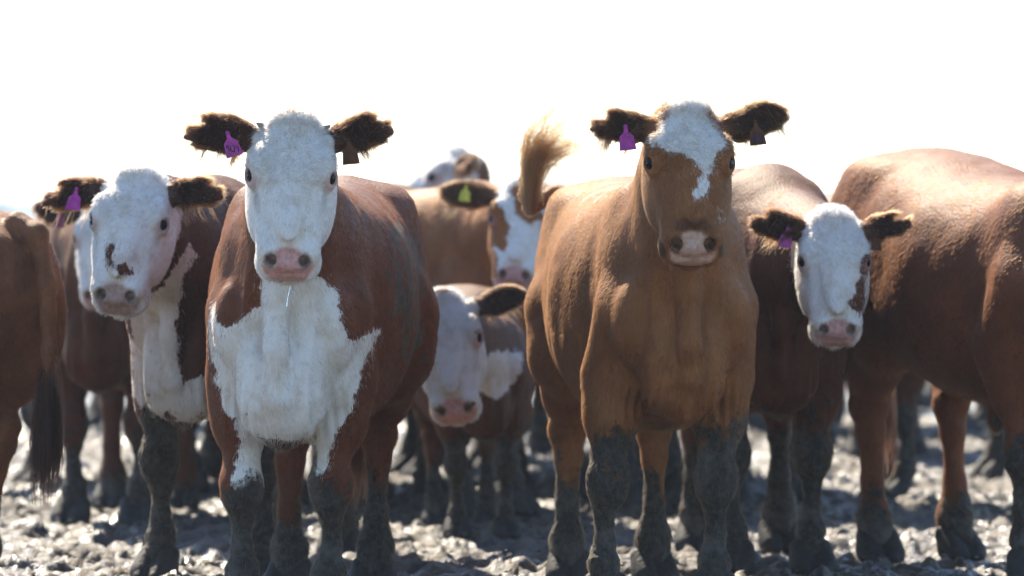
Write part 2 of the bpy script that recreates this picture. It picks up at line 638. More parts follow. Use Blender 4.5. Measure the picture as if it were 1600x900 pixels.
class Cow:
    def __init__(self, **c):
        self.c = c
        s = self.s = c.get('scale', 1.0)
        a = c['yaw']
        px, d = c['front']                                # px column and distance of the front feet
        fw = np.array([math.sin(R_(a)), -math.cos(R_(a)), 0])
        left = np.array([math.cos(R_(a)), math.sin(R_(a)), 0])
        self.B = np.stack([fw, left, [0, 0, 1.0]], 1)     # local -> world axes
        f0 = np.array([(px - 800) / FPX * d, d, 0])
        self.base = f0 - fw * .52 * s
        self.rest()

    def loc(self, W):
        return (np.asarray(W, float) - self.base) @ self.B / self.s

    def wor(self, P):
        return self.base + (P * self.s) @ self.B.T

    def rest(self):
        c, s = self.c, self.s
        F = self.F = Field()
        h = self.h = c.get('h', .012)
        wide = c.get('wide', 1.0)
        # head frame
        hp = c.get('head')
        if hp:
            eye, yaw, p, roll = to_world(*hp['eye']), R_(hp.get('yaw', 0)), R_(hp.get('pitch', 62)), R_(hp.get('roll', 0))
            X = np.array([0, -math.cos(p), -math.sin(p)])
            Z = np.array([0, -math.sin(p), math.cos(p)])
            Y = np.cross(Z, X)
            M = np.stack([X, Y, Z], 1)
            Rz = np.array([[math.cos(yaw), -math.sin(yaw), 0], [math.sin(yaw), math.cos(yaw), 0], [0, 0, 1]])
            Ry = np.array([[math.cos(roll), 0, math.sin(roll)], [0, 1, 0], [-math.sin(roll), 0, math.cos(roll)]])
            M = self.B.T @ (Ry @ Rz @ M)
            eye = self.loc(eye)
            hs = hp.get('hs', 1.0) / s
        else:
            p = R_(c.get('hpitch', 55))
            M = np.stack([[math.cos(p), 0, -math.sin(p)], [0, 1, 0], [math.sin(p), 0, math.cos(p)]], 1)
            eye = np.array(c.get('heye', (1.12, 0, 1.30)), float)
            hs = 1.0
        self.M, self.hs = M, hs
        O = self.O = eye - M @ (np.array([.19 * XS, 0, -.03]) * hs)
        H = lambda x, y, z: O + M @ (np.array([x * XS, y, z]) * hs)
        self.H = H
        # trunk
        drop = c.get('drop', 0)
        bu = c.get('brisket_up', 0)
        T = loft([(x, w * wide, a - drop * float(sstep(-.4, .35, np.array(x))), b + bu * float(sstep(.1, .5, np.array(x)))) for x, w, a, b in TORSO_TAB], 2.35)
        F.add(T, (-.98, -.40 * wide, .5), (.84, .40 * wide, 1.42), .05)
        for sg in (-1, 1):
            F.ell((-.58, sg * .19, 1.28), (.14, .06, .05), k=.10)                      # hook bone
            F.ell((-.90, sg * .10, 1.22), (.06, .05, .05), k=.06)                      # pin bone
            F.ell((-.68, sg * .17, .98), (.27, .135, .34), k=.08)                      # thigh
            F.ell((.50, sg * .150 * wide, 1.02 - drop * .8), (.17, .085, .30), k=.07)              # shoulder blade
            F.ell((.68, sg * .152 * wide, .90), (.10, .080, .13), k=.05)               # point of shoulder
            F.ell((.50, sg * .172 * wide, .76), (.13, .080, .16), k=.05)                 # upper arm
        for sg in (-1, 1):
            F.ell((.765, sg * .072, .74 + bu), (.085, .050, .15), k=.03)                    # pectoral
            F.ell((.73, sg * .168 * wide, .93), (.065, .048, .10), k=.035)             # point of shoulder, bone
        F.ell((.72, 0, .70 + bu), (.14, .115, .17), k=.08)                                  # brisket
        F.ell((.80, 0, .80), (.07, .030, .20), k=.03)                                  # breast ridge
        F.ell((-.48, 0, .74), (.13, .13, .08), k=.08)
        # neck
        cr0, cr1 = (.42, 0, 1.20 - drop), H(.04, 0, -.10)
        th0, th1 = (.66, 0, .95), H(.13, 0, -.14)
        F.cone(cr0, cr1, .155, .085 * hs, .07)
        F.cone((.56, 0, 1.08), H(.06, 0, -.11), .18, .105 * hs, .07)
        F.cone(th0, th1, .155, .085 * hs, .06)
        dl = c.get('dewlap', 1.0)
        F.chain([(H(.17, 0, -.20), .028), ((.86, 0, 1.0), .036), ((.89, 0, .84), .032), ((.86, 0, .68 + bu), .028), ((.74, 0, .56 + bu), .026)], .028)   # dewlap
        # legs
        feet = c.get('feet', {})
        self.feet = []
        for sg, nm in ((1, 'fl'), (-1, 'fr')):
            dx, dy = feet.get(nm, (0, 0))
            fy = sg * .135 + dy
            yk = sg * .140 + dy * .8
            self.feet.append((.545 + dx, fy))
            F.chain([((.58 + .1 * dx, sg * .160 * wide, .95), .11), ((.45 + .35 * dx, sg * .168 * wide + .2 * dy, .73), .100), ((.48 + .55 * dx, sg * .155 + .45 * dy, .60), .080),
                     ((.50 + .72 * dx, yk, .48), .052)], .05)
            F.chain([((.50 + .72 * dx, yk, .48), .050), ((.518 + .8 * dx, yk, .415), .064), ((.51 + .82 * dx, yk, .375), .060), ((.495 + .85 * dx, yk + .08 * dy, .31), .034), ((.49 + .92 * dx, yk + .1 * dy, .21), .029),
                     ((.50 + dx, fy, .13), .047), ((.53 + dx, fy, .065), .048)], .025)
        for sg, nm in ((1, 'hl'), (-1, 'hr')):
            dx, dy = feet.get(nm, (0, 0))
            fy = sg * .15 + dy
            yk = sg * .155 + dy * .8
            self.feet.append((-.665 + dx, fy))
            F.chain([((-.50 + .1 * dx, sg * .19, .92), .17), ((-.46 + .3 * dx, sg * .20 + .2 * dy, .78), .135), ((-.62 + .55 * dx, sg * .18 + .5 * dy, .64), .076), ((-.73 + .75 * dx, yk, .53), .050)], .06)
            F.chain([((-.79 + .75 * dx, yk, .575), .036), ((-.74 + .78 * dx, yk, .51), .058), ((-.72 + .82 * dx, yk, .42), .041), ((-.705 + .9 * dx, yk + .1 * dy, .26), .034),
                     ((-.70 + dx, fy, .13), .056), ((-.675 + dx, fy, .065), .053)], .03)
            F.cone((-.66 + .5 * dx, sg * .17 + .4 * dy, .74), (-.79 + .75 * dx, yk, .575), .05, .03, .05)
        # tail
        tail = c.get('tail', [(-.93, 0, 1.29), (-1.03, 0, 1.22), (-1.06, .01, 1.0), (-1.04, .02, .75), (-1.03, .02, .55)])
        tail = [np.asarray(t, float) for t in tail]
        rr = np.linspace(c.get('tail_r', .042), .016, len(tail))
        F.chain(list(zip(tail, rr)), .03)
        self.tail = tail
        # head
        hl = loft(HEAD_TAB, 2.5)
        hd = self.head_d = lambda P: hl((P - O) @ M / (hs * np.array([XS, 1, 1]))) * hs
        hb = np.array([H(x, y, z) for x in (-.04, .52) for y in (-.13, .13) for z in (-.21, .04)])
        F.add(hd, hb.min(0), hb.max(0), .03)
        ht = lambda v: np.asarray(v) * hs
        RM = lambda Rl: M @ np.asarray(Rl)
        F.ell(H(.008, 0, .0), ht((.036, .062, .035)), M, .04)                           # poll
        for sg in (-1, 1):
            F.ell(H(.155, sg * .096, .010), ht((.050, .030, .024)), M, .022)              # brow
            F.ell(H(.26, sg * .088, -.11), ht((.10, .034, .06)), M, .04)                # cheek
            F.ell(H(.455, sg * .052, -.048), ht((.036, .036, .036)), M, .02)            # nostril wing
            F.ell(H(.460, sg * .060, -.100), ht((.046, .034, .030)), M, .025)            # lip
            F.ell(H(.30, sg * .080, -.045), ht((.10, .012, .02)), M, .03)               # face ridge
        F.ell(H(.478, 0, -.068), ht((.030, .058, .040)), RM([[.77, 0, .64], [0, 1, 0], [-.64, 0, .77]]), .02)                         # nose pad
        F.ell(H(.455, 0, -.150), ht((.055, .055, .028)), M, .015)                         # chin
        F.ell(H(.28, 0, .012), ht((.14, .045, .016)), M, .03)                           # nasal bone
        for sg in (-1, 1):                                                             # mouth line and nostrils
            F.cone(H(.525, 0, -.128), H(.43, sg * .094, -.122), .0065 * hs, .006 * hs, .010, 's')
            F.ell(H(.484, sg * .047, -.040), ht((.017, .015, .034)), RM([[.77, .2 * sg, .61], [-.3 * sg, .95, .1 * sg], [-.56, -.25 * sg, .79]]), .010, 's')
        self.eyes = []
        for sg in (-1, 1):
            e = H(.200, sg * .105, -.010)
            out = unit(M @ np.array([.22, sg * .78, .58]))
            ax = unit(M @ np.array([.93, -sg * .2, -.3]))
            ax = unit(ax - out * (ax @ out))
            up = np.cross(out, ax)
            E = np.stack([ax, up, out], 1)
            F.ell(e, ht((.038, .031, .030)), E, .02)
            F.ell(e + out * .032 * hs, ht((.0215, .0155, .028)), E, .008, 's')
            self.eyes.append((e + out * .0015 * hs, E))
        # ears
        self.ears = []
        for sg, ek in ((1, 'ear_l'), (-1, 'ear_r')):
            e = c.get(ek, {})
            dirn = unit(M @ np.array(e.get('dir', (.02, sg * 1.0, .12)), float) * np.array([1, 1, 1]))
            face = unit(M @ np.array(e.get('face', (.25, 0, 1.0)), float))
            face = unit(face - dirn * (face @ dirn))
            wd = np.cross(face, dirn)
            E = np.stack([dirn, wd, face], 1)
            L = e.get('len', 1.0) * hs
            b = H(.055, sg * .098, -.045)
            F.cone(b, b + dirn * .06 * L, .034 * hs, .036 * hs, .02)
            ec = b + dirn * .115 * L
            fn = F.ell(ec, np.array([.088, .051, .028]) * L, E, .022)
            F.cone(b + dirn * .15 * L, b + dirn * .205 * L - wd * .01 * L, .026 * L, .012 * L, .03)
            F.ell(b + dirn * .135 * L + face * .032 * L, np.array([.077, .040, .027]) * L, E, .008, 's')
            if e.get('notch'):
                F.ell(b + dirn * .205 * L + wd * e['notch'] * L, np.array([.055, .020, .06]) * L, E, .008, 's')
                F.cone(b + dirn * .17 * L - wd * np.sign(e['notch']) * .025 * L, b + dirn * .215 * L - wd * np.sign(e['notch']) * .035 * L, .024 * L, .012 * L, .02)
            self.ears.append((b, E, L, fn))
        if c.get('extra'):
            c['extra'](self, F)
        self.build()

    def build(self):
        c, F, h = self.c, self.F, self.h
        hb = np.array([self.H(x, y, z) for x in (-.08, .56) for y in (-.36, .36) for z in (-.25, .2)])
        tl = np.array(self.tail)
        lo = np.minimum(np.minimum((-1.1, -.46, .0), hb.min(0)), tl.min(0) - .06)
        hi = np.maximum(np.maximum((.95, .46, 1.45), hb.max(0)), tl.max(0) + .06)
        lo -= 4 * h
        hi += 6 * h
        V, Q = polygonise(F, lo, hi, h)
        N = unit(F.grad(V, h * .6))
        self.V, self.Q, self.N = V, Q, N
        W = self.wor(V)
        px, d = to_px(W)
        Nw = N @ self.B.T
        view = unit(np.array([0, 0, CAM_H]) - W)
        front = (Nw * view).sum(1)
        Hc = (V - self.O) @ self.M / (self.hs * np.array([XS, 1, 1]))
        dh = self.head_d(V)
        dear = np.full(len(V), 9.0)
        for b, E, L, fn in self.ears:
            near = ((V - b) @ E[:, 0] > -.004) & (dh > -.004)
            dear = np.minimum(dear, np.where(near, fn(V), 9))
        inhead = (dh < .06 * self.hs) & (Hc[:, 0] > -.1)
        k = FPX / d
        # ---- coat
        nz = (fbm(V, 26, 3, 5) - .5) * .045
        white = np.full(len(V), -.2)
        if c.get('white_head', False):
            lim = .052 + .02 * (fbm(V, 9, 2, 3) - .5) - .25 * np.maximum(0, -.10 - Hc[:, 0] + .8 * np.maximum(0, -Hc[:, 2] - .05))
            white = np.maximum(white, lim - dh)
        fr = (front > -.15) & (V[:, 0] > .2)
        for what, where, poly in c.get('coat', []):
            sdp = poly_sd(px, poly) / k
            m = {'front': fr & (dh > .02), 'head': inhead & (front > -.3), 'any': np.ones(len(V), bool)}[where]
            if what == 'white':
                white = np.where(m, np.maximum(white, sdp), white)
            else:
                white = np.where(m, np.minimum(white, -sdp), white)
        white = white + nz
        wa = np.clip(.5 + white / .045, 0, 1)
        dark = np.zeros(len(V))
        earm = sstep(.030, .018, dear)
        wa = wa * (1 - earm)
        dark = np.maximum(dark, earm * c.get('ear_dark', .85))
        for where, cx, r, amt in c.get('dark_spots', []):
            q = (Hc - np.array(cx)) / np.array(r)
            dark = np.maximum(dark, amt * sstep(1.15, .75, np.sqrt((q * q).sum(1)) + (fbm(V, 40, 2, 8) - .5) * .3))
        nq = (Hc - np.array([.490, 0, -.064])) / np.array([.062, c.get('pad_w', .074), .062])
        skin = sstep(1.12, .92, np.sqrt((nq * nq).sum(1)) + (fbm(V, 45, 2, 11) - .5) * .12)
        for sg in (-1, 1):
            eq = (Hc - np.array([.202, sg * .110, -.010])) / np.array([.044, .038, .034])
            skin = np.maximum(skin, c.get('eye_skin', .6) * sstep(1.15, .8, np.sqrt((eq * eq).sum(1))))
            ne = (Hc - np.array([.484, sg * .049, -.044])) / np.array([.032, .020, .038])
            nd = sstep(1.15, .7, np.sqrt((ne * ne).sum(1)))
            dark = np.maximum(dark, nd * .8)
            skin = skin * (1 - nd * .8)
        mo = np.abs(Hc[:, 2] + .126 + .3 * np.maximum(0, np.abs(Hc[:, 1]) - .05))
        dark = np.maximum(dark, .7 * inhead * sstep(.011, .004, mo) * (Hc[:, 0] > .43))  # shadow of the mouth crease, painted into the colour
        for sg in (-1, 1):                                                             # tear stains
            tl_ = np.abs(Hc[:, 1] - sg * (.104 - .12 * (Hc[:, 0] - .22)) + .01 * (vnoise(V, 18, 4) - .5))
            dark = np.maximum(dark, .32 * inhead * sstep(.012, .003, tl_) * sstep(.20, .23, Hc[:, 0]) * sstep(.36, .28, Hc[:, 0]) * fbm(V, 40, 2, 17) * 1.6)
        eo = np.min([np.linalg.norm(V - e_, axis=1) for e_, _ in self.eyes], axis=0) / self.hs
        dark = np.maximum(dark, .75 * sstep(.031, .024, eo))
        skin *= inhead
        mud_top = c.get('mud', .47)
        seed = int(c['front'][0]) % 97
        mz = V[:, 2] + (fbm(V, 6, 4, 21 + seed) - .5) * .30 + (vnoise(V, 2.6, 22 + seed) - .5) * .34 + np.where(V[:, 0] < 0, c.get('mud_hind', .16), 0)
        legm = sstep(.74, .60, V[:, 2])
        legm *= 1 - .9 * sstep(.56, .66, V[:, 0]) * sstep(.13, .08, np.abs(V[:, 1])) * sstep(.44, .52, V[:, 2])
        mud = np.clip(.5 + (mud_top - mz) / .36, 0, 1) * legm
        sp = fbm(V, 24, 4, 31)
        mud = np.maximum(mud, c.get('splash', .0) * sstep(.58, .66, sp) * sstep(1.25, .8, V[:, 2]) * (dh > .04))
        bl = sstep(.62, .50, V[:, 2] + (fbm(V, 11, 3, 23) - .5) * .14) * (V[:, 0] > .45) * (np.abs(V[:, 1]) < .085) * c.get('brisket_mud', .62)
        mud = np.maximum(mud, bl)
        for w_, poly, amt in c.get('mud_poly', []):
            sdp = poly_sd(px, poly) / k
            mud = np.maximum(mud, amt * sstep(-.04, .04, sdp) * sstep(.38, .60, sp + .1) * (front > -.2))
        # ---- relief
        lump = (fbm(V, 30, 3, 41) - .5) * .014 + (fbm(V, 90, 2, 43) - .5) * .009
        disp = np.where(mud > .3, lump * sstep(.3, .8, mud) * (V[:, 2] < .7), 0) + (fbm(V, 6, 3, 47) - .5) * .018 * (dh > .05)
        wr = np.sin(V[:, 1] * 190 + 6 * vnoise(V, 6, 3)) * .0055 * sstep(.10, .03, np.abs(np.abs(V[:, 1]) - .14)) * sstep(.14, .0, np.abs(V[:, 2] - .64)) * (V[:, 0] > .35)
        er = (fbm(V, 26, 3, 53) - .5) * .020 * earm
        V2 = V + N * (disp + wr + er)[:, None]
        root = self.root = bpy.data.objects.new(c.get('name', 'cow'), None)
        COL.objects.link(root)
        root.empty_display_size = .3
        root.location = self.base
        root.rotation_euler = (0, 0, R_(c['yaw'] - 90))
        root.scale = (self.s,) * 3
        root['label'] = c['label']
        root['category'] = 'cow'
        root['group'] = c.get('group', 'cattle standing in the muddy yard')
        mat = coat_material('coat', c['hair'], c.get('white', (.78, .74, .68)), c.get('skin', (.62, .34, .31)), c.get('dark', (.06, .03, .02)))
        o = mesh_obj('body', V2, Q, mat, root)
        curlm = inhead * sstep(.30, .16, Hc[:, 0]) * sstep(-.05, .0, Hc[:, 2])
        for nm, v in (('white', wa), ('dark', dark), ('skin', skin), ('mud', mud), ('curl', curlm)):
            fattr(o.data, nm, v)
        for e, E in self.eyes:
            m4 = Matrix.Identity(4)
            r = .023 * self.hs
            for i in range(3):
                for j in range(3):
                    m4[i][j] = E[i, j] * r
                m4[i][3] = e[i]
            shared('eye', EYE_ME, root, m4)
        for (x, y), tw in zip(self.feet, (.12, -.12, .15, -.15)):
            shared('hoof', HOOF_ME, root, Matrix.Translation((x, y, -.012)) @ Matrix.Rotation(tw, 4, 'Z') @ Matrix.Scale(1.12, 4))
        for ear, kind, along, across, lines, ang in c.get('tags', []):
            b, E, L, fn = self.ears[ear]
            p = b + E[:, 0] * along * L + E[:, 1] * across * L + E[:, 2] * .034 * L
            # hangs in the plane of the ear's open side, pointing down
            zf = E[:, 2]
            dn = np.array([0, 0, -1.0]) + E[:, 0] * ang
            dn = unit(dn - zf * (dn @ zf))
            xx = np.cross(-dn, zf)
            m4 = Matrix.Identity(4)
            for i in range(3):
                m4[i][0], m4[i][1], m4[i][2], m4[i][3] = xx[i] * .76 * self.hs, -dn[i] * .80 * self.hs, zf[i] * self.hs, p[i]
            t = shared('ear_tag', TAG_ME[kind], root, m4)
            if lines:
                pieces_obj('tag_number', *ink_strokes(lines, .0042), M_INK, t, False)
        if c.get('strands', 0):
            self.hairs(V2, wa, dark, skin, mud, dear, dh, Hc, inhead)
        self.switch()

    def hairs(self, V, wa, dark, skin, mud, dear, dh, Hc, inhead):
        c, Q, N = self.c, self.Q, self.N
        n = c['strands']
        a, b, d_ = V[Q[:, 0]], V[Q[:, 1]], V[Q[:, 2]]
        area = np.linalg.norm(np.cross(b - a, d_ - a), axis=1)
        q0 = Q[:, 0]
        poll = inhead & (Hc[:, 0] < .04) & (Hc[:, 2] > -.06)
        fore = inhead & (Hc[:, 0] < .24) & (Hc[:, 2] > -.02)
        ear = dear < .012
        wgt = np.ones(len(V))
        wgt[:] = .75
        wgt[inhead] = 2.0
        wgt[poll] = 4.0
        wgt[ear] = 14.0
        wgt[mud > .6] = .5
        wgt[skin > .3] = 0
        mo = np.abs(Hc[:, 2] + .126 + .3 * np.maximum(0, np.abs(Hc[:, 1]) - .05))
        dark = np.maximum(dark, .7 * inhead * sstep(.011, .004, mo) * (Hc[:, 0] > .43))  # same painted mouth crease shadow, for the hair
        for sg in (-1, 1):                                                             # tear stains
            tl_ = np.abs(Hc[:, 1] - sg * (.104 - .12 * (Hc[:, 0] - .22)) + .01 * (vnoise(V, 18, 4) - .5))
            dark = np.maximum(dark, .32 * inhead * sstep(.012, .003, tl_) * sstep(.20, .23, Hc[:, 0]) * sstep(.36, .28, Hc[:, 0]) * fbm(V, 40, 2, 17) * 1.6)
        eo = np.min([np.linalg.norm(V - e, axis=1) for e, _ in self.eyes], axis=0)
        wgt[eo < .037 * self.hs] = 0
        p = area * wgt[q0]
        p /= p.sum()
        f = rng.choice(len(Q), n, p=p)
        u, v = rng.random(n), rng.random(n)
        A = V[Q[f, 0]] * ((1 - u) * (1 - v))[:, None] + V[Q[f, 1]] * (u * (1 - v))[:, None] + V[Q[f, 2]] * (u * v)[:, None] + V[Q[f, 3]] * ((1 - u) * v)[:, None]
        i = Q[f, 0]
        nn, hc = N[i], Hc[i]
        flow = np.tile(np.array([-.7, 0, -.75]), (n, 1))
        flow[V[i, 2] < .6] = (-.1, 0, -1)
        face = inhead[i]
        w = hc - np.array([.13, 0, .03])
        fl = np.stack([w[:, 0], w[:, 1] * 1.2, w[:, 2] * .4], 1)
        flow[face] = (unit(fl) @ self.M.T)[face]
        is_ear, is_poll = ear[i], poll[i]
        for (eb, E, L, fn) in self.ears:
            near = is_ear & ((A - eb) @ E[:, 0] > 0) & (np.linalg.norm(A - eb, axis=1) < .3)
            dn = np.array([0, 0, -.55])
            flow[near] = E[:, 0] + dn
        flow = unit(flow + (np.stack([vnoise(A, 14, s_) for s_ in (1, 2, 3)], 1) - .5) * .28 + (rng.random((n, 3)) - .5) * np.where(is_ear, 1.6, .3)[:, None])
        flow = unit(flow - nn * (flow * nn).sum(1)[:, None] * .9)
        base_l = c.get('hair_len', .016)
        L = np.full(n, base_l)
        lift = np.full(n, .30)
        L[face] = .012
        lift[face] = .30
        curl = np.full(n, .0)
        L[is_poll] = .020
        lift[is_poll] = .75
        curl[is_poll] = .010
        L[is_ear] = c.get('ear_hair', .022)
        lift[is_ear] = .6
        curl[is_ear] = .006
        hang = is_ear & (vnoise(A, 45, 9) > .70) & (rng.random(n) < .3)
        L[hang] *= 2.2
        flow[hang] = unit(flow[hang] + np.array([0, 0, -1.6]))
        is_f = fore[i] & ~is_poll
        L[is_f] = .016
        lift[is_f] = .42
        curl[is_f] = .008
        chest = (~face) & (np.abs(V[i, 1]) < .06) & (V[i, 0] > .6) & (V[i, 2] < 1.0)
        L[chest] *= 1.5
        L = L * (.55 + .9 * rng.random(n))
        m = 4
        P = np.zeros((n, m, 3))
        side = unit(np.cross(nn, flow))
        ph = rng.random(n) * 6.28
        for j in range(m):
            t = j / (m - 1)
            up = lift * t * (1 - .45 * t)
            P[:, j] = A - nn * .001 + (flow * t + nn * up[:, None]) * L[:, None] + side * (curl * np.sin(ph + 4 * t) * t)[:, None] + flow * (curl * .6 * (np.cos(ph + 4 * t) - 1) * t)[:, None]
        hair, wh, dk = (np.array(c.get(k_, v_)) for k_, v_ in (('hair_strand', c['hair']), ('white', (.78, .74, .68)), ('dark_hair', (.055, .024, .015))))
        wmix = (wa[i] + (rng.random(n) - .5) * .8 > .5).astype(float)[:, None]
        colr = hair * (1 - wmix) + wh * wmix
        dd = (dark[i] * .9)[:, None]
        colr = colr * (1 - dd) + dk * dd
        for (eb, E, L_, fn) in self.ears:
            back = is_ear & (np.linalg.norm(A - eb, axis=1) < .3) & ((nn @ E[:, 2]) < .35)
            colr[back] = c.get('ear_back', (.50, .22, .075))  # redder outer coat, with golden rim light put into its colour
        mm = (mud[i] > .5)[:, None]
        colr = np.where(mm, np.array((.12, .088, .058)), colr)
        rim_gold = (is_ear & (rng.random(n) < .04))
        colr[rim_gold] = (.55, .29, .10)  # scattered ear hairs coloured gold, as if rim lit
        colr = colr * (.7 + .6 * rng.random((n, 1)))
        rad = np.where(is_ear, .0005, np.where(is_poll, .0006, .00055))
        o = hair_obj('coat_hair', P, rad * c.get('hair_thick', 1.0), np.clip(colr, .004, .95), HAIR, self.root)
        o['kind'] = 'stuff'

    def switch(self):
        c = self.c
        n = c.get('switch', 500)
        t = self.tail
        if c.get('switch_fn'):
            P = c['switch_fn'](self, n)
        else:
            a, b = t[-2], t[-1]
            u = rng.random((n, 1)) ** .7
            root = a + (b - a) * u
            dirn = unit(b - a)
            m = 6
            P = np.zeros((n, m, 3))
            spread = (rng.random((n, 3)) - .5) * np.array([.09, .09, .02])
            L = .14 + .16 * rng.random((n, 1))
            for j in range(m):
                w = j / (m - 1)
                P[:, j] = root + dirn * L * w + np.array([0, 0, -.03]) * w * w + spread * math.sin(w * 2.2)
        col = np.array(c.get('switch_col', np.array(c['hair']) * .8))
        colr = np.clip(col * (.6 + .8 * rng.random((n, 1))), .004, .95)
        o = hair_obj('tail_switch', P, np.full(n, c.get('switch_r', .0016)), colr, HAIR, self.root)
        o['kind'] = 'stuff'

# ------------------------------------------------------------------ the ground
def ground():
    def axis(lo, hi, st, out_lo, out_hi):
        mid = np.arange(lo, hi, st)
        g = []
        x, s = hi, st
        while x < out_hi:
            g.append(x)
            s *= 1.22
            x += s
        g2 = []
        x, s = lo, st
        while x > out_lo:
            s *= 1.22
            x -= s
            g2.append(x)
        return np.array(g2[::-1] + list(mid) + g + [out_hi])
    xs = axis(-3.4, 3.4, .016, -2500, 2500)
    y2 = axis(17.4, 26, .022, -300, 26.1)
    y3 = axis(26.1, 33, .05, 26.09, 6000)
    ys = np.concatenate([y2[y2 < 26.05], y3[y3 > 26.09]])
    X, Y = np.meshgrid(xs, ys)
    P = np.stack([X.ravel(), Y.ravel(), np.zeros(X.size)], 1)
    fade = sstep(60, 30, np.abs(P[:, 1] - 20)) * sstep(30, 10, np.abs(P[:, 0]))
    z = (fbm(P, .8, 2, 1) - .5) * .07
    r1 = np.abs(fbm(P, 5.5, 3, 60) - .5)
    z += -.03 + np.minimum(r1, .25) * .11
    z += (fbm(P, 13, 2, 70) - .5) * .035 + (fbm(P, 26, 2, 75) - .5) * .050
    # hoof prints
    inz = np.nonzero((np.abs(P[:, 0]) < 3.8) & (P[:, 1] > 15.5) & (P[:, 1] < 34))[0]
    q = P[inz, :2]
    cell = .30
    ij = np.floor(q / cell).astype(np.int64)
    best = np.full(len(q), 9.0)
    for a in (-1, 0, 1):
        for b in (-1, 0, 1):
            cx = (ij[:, 0] + a + hash3(ij[:, 0] + a, ij[:, 1] + b, ij[:, 0] * 0, 5)) * cell
            cy = (ij[:, 1] + b + hash3(ij[:, 0] + a, ij[:, 1] + b, ij[:, 0] * 0, 6)) * cell
            best = np.minimum(best, np.hypot(q[:, 0] - cx, (q[:, 1] - cy) * .8))
    z[inz] += -.04 * sstep(.085, .055, best) + .022 * np.exp(-((best - .10) / .022) ** 2)
    P[:, 2] = z * fade + (1 - fade) * 0
    nx, ny = len(xs), len(ys)
    idx = np.arange(nx * ny).reshape(ny, nx)
    Q = np.stack([idx[:-1, :-1], idx[:-1, 1:], idx[1:, 1:], idx[1:, :-1]], -1).reshape(-1, 4)
    N = NT('churned_mud')
    big, mid, fine = N.noise(1.1, 4, .6), N.noise(9, 5, .65), N.noise(45, 5, .7)
    wet = N._ramp(N.math('ADD', N.math('MULTIPLY', big, .5), N.math('MULTIPLY', mid, .5)), .42, .58)
    colr = N.mix(N._ramp(mid, .35, .68), (.028, .022, .017), (.17, .130, .085))
    colr = N.mix(N.math('MULTIPLY', N._ramp(fine, .55, .72), .7), colr, (.22, .165, .098))
    N.link(colr, N.b.inputs['Base Color'])
    N.link(N.math('MULTIPLY_ADD', wet, .45, .22), N.b.inputs['Roughness'])
    N.b.inputs['Specular IOR Level'].default_value = .5
    N.link(N.bump(fine, .8, .02), N.b.inputs['Normal'])
    o = mesh_obj('ground', P, Q, N.m)
    o['kind'] = 'structure'
    # loose clods
    base = [(0, 0, 1), (.9, 0, .2), (.3, .85, .2), (-.7, .5, .2), (-.7, -.5, .2), (.3, -.85, .2), (0, 0, -.5)]
    bf = [(0, 1, 2), (0, 2, 3), (0, 3, 4), (0, 4, 5), (0, 5, 1), (6, 2, 1), (6, 3, 2), (6, 4, 3), (6, 5, 4), (6, 1, 5)]
    vs, fs = [], []
    for i in range(7000):
        x, y = rng.uniform(-3.4, 3.4), rng.uniform(16.5, 32)
        r = .005 + .014 * rng.random() ** 3
        a = rng.random() * 6.28
        jit = rng.random((7, 3)) * .5 + .75
        b = len(vs)
        zz = -.01 + .03 * rng.random()
        for k, p in enumerate(base):
            px_, py_, pz_ = (np.array(p) * jit[k]) * r
            vs.append((x + px_ * math.cos(a) - py_ * math.sin(a), y + px_ * math.sin(a) + py_ * math.cos(a), zz + pz_ * .55))
        fs += [(b + p, b + q_, b + r_) for p, q_, r_ in bf]
    o2 = mesh_obj('mud_clods', np.array(vs), np.array(fs), N.m)
    o2['kind'] = 'stuff'

ground()

# ------------------------------------------------------------------ far trees on the horizon
def far_trees():
    vs, fs = [], []
    for i in range(260):
        cx, cy = rng.uniform(-260, 260), 900 + rng.uniform(-40, 40)
        hh = rng.uniform(1.6, 4.2)
        ww = hh * rng.uniform(.8, 1.6)
        for j in range(60):
            v = unit(rng.normal(size=3)) * rng.random() ** .4
            p = np.array([cx, cy, hh * .52]) + v * np.array([ww * .6, ww * .6, hh * .5])
            a, b = unit(rng.normal(size=3)), unit(rng.normal(size=3))
            s = hh * .11
            k = len(vs)
            vs += [p + a * s, p + b * s, p - a * s, p - b * s]
            fs.append((k, k + 1, k + 2, k + 3))
    m = plain('far_foliage', (.07, .10, .06), .7, .2, 2)
    o = mesh_obj('distant_trees', np.array(vs), np.array(fs), m)
    o['kind'] = 'stuff'
far_trees()

# ------------------------------------------------------------------ the herd
RED = (.150, .042, .018)
DRED = (.098, .028, .014)
TAN = (.305, .117, .039)
ORANGE = (.33, .115, .036)

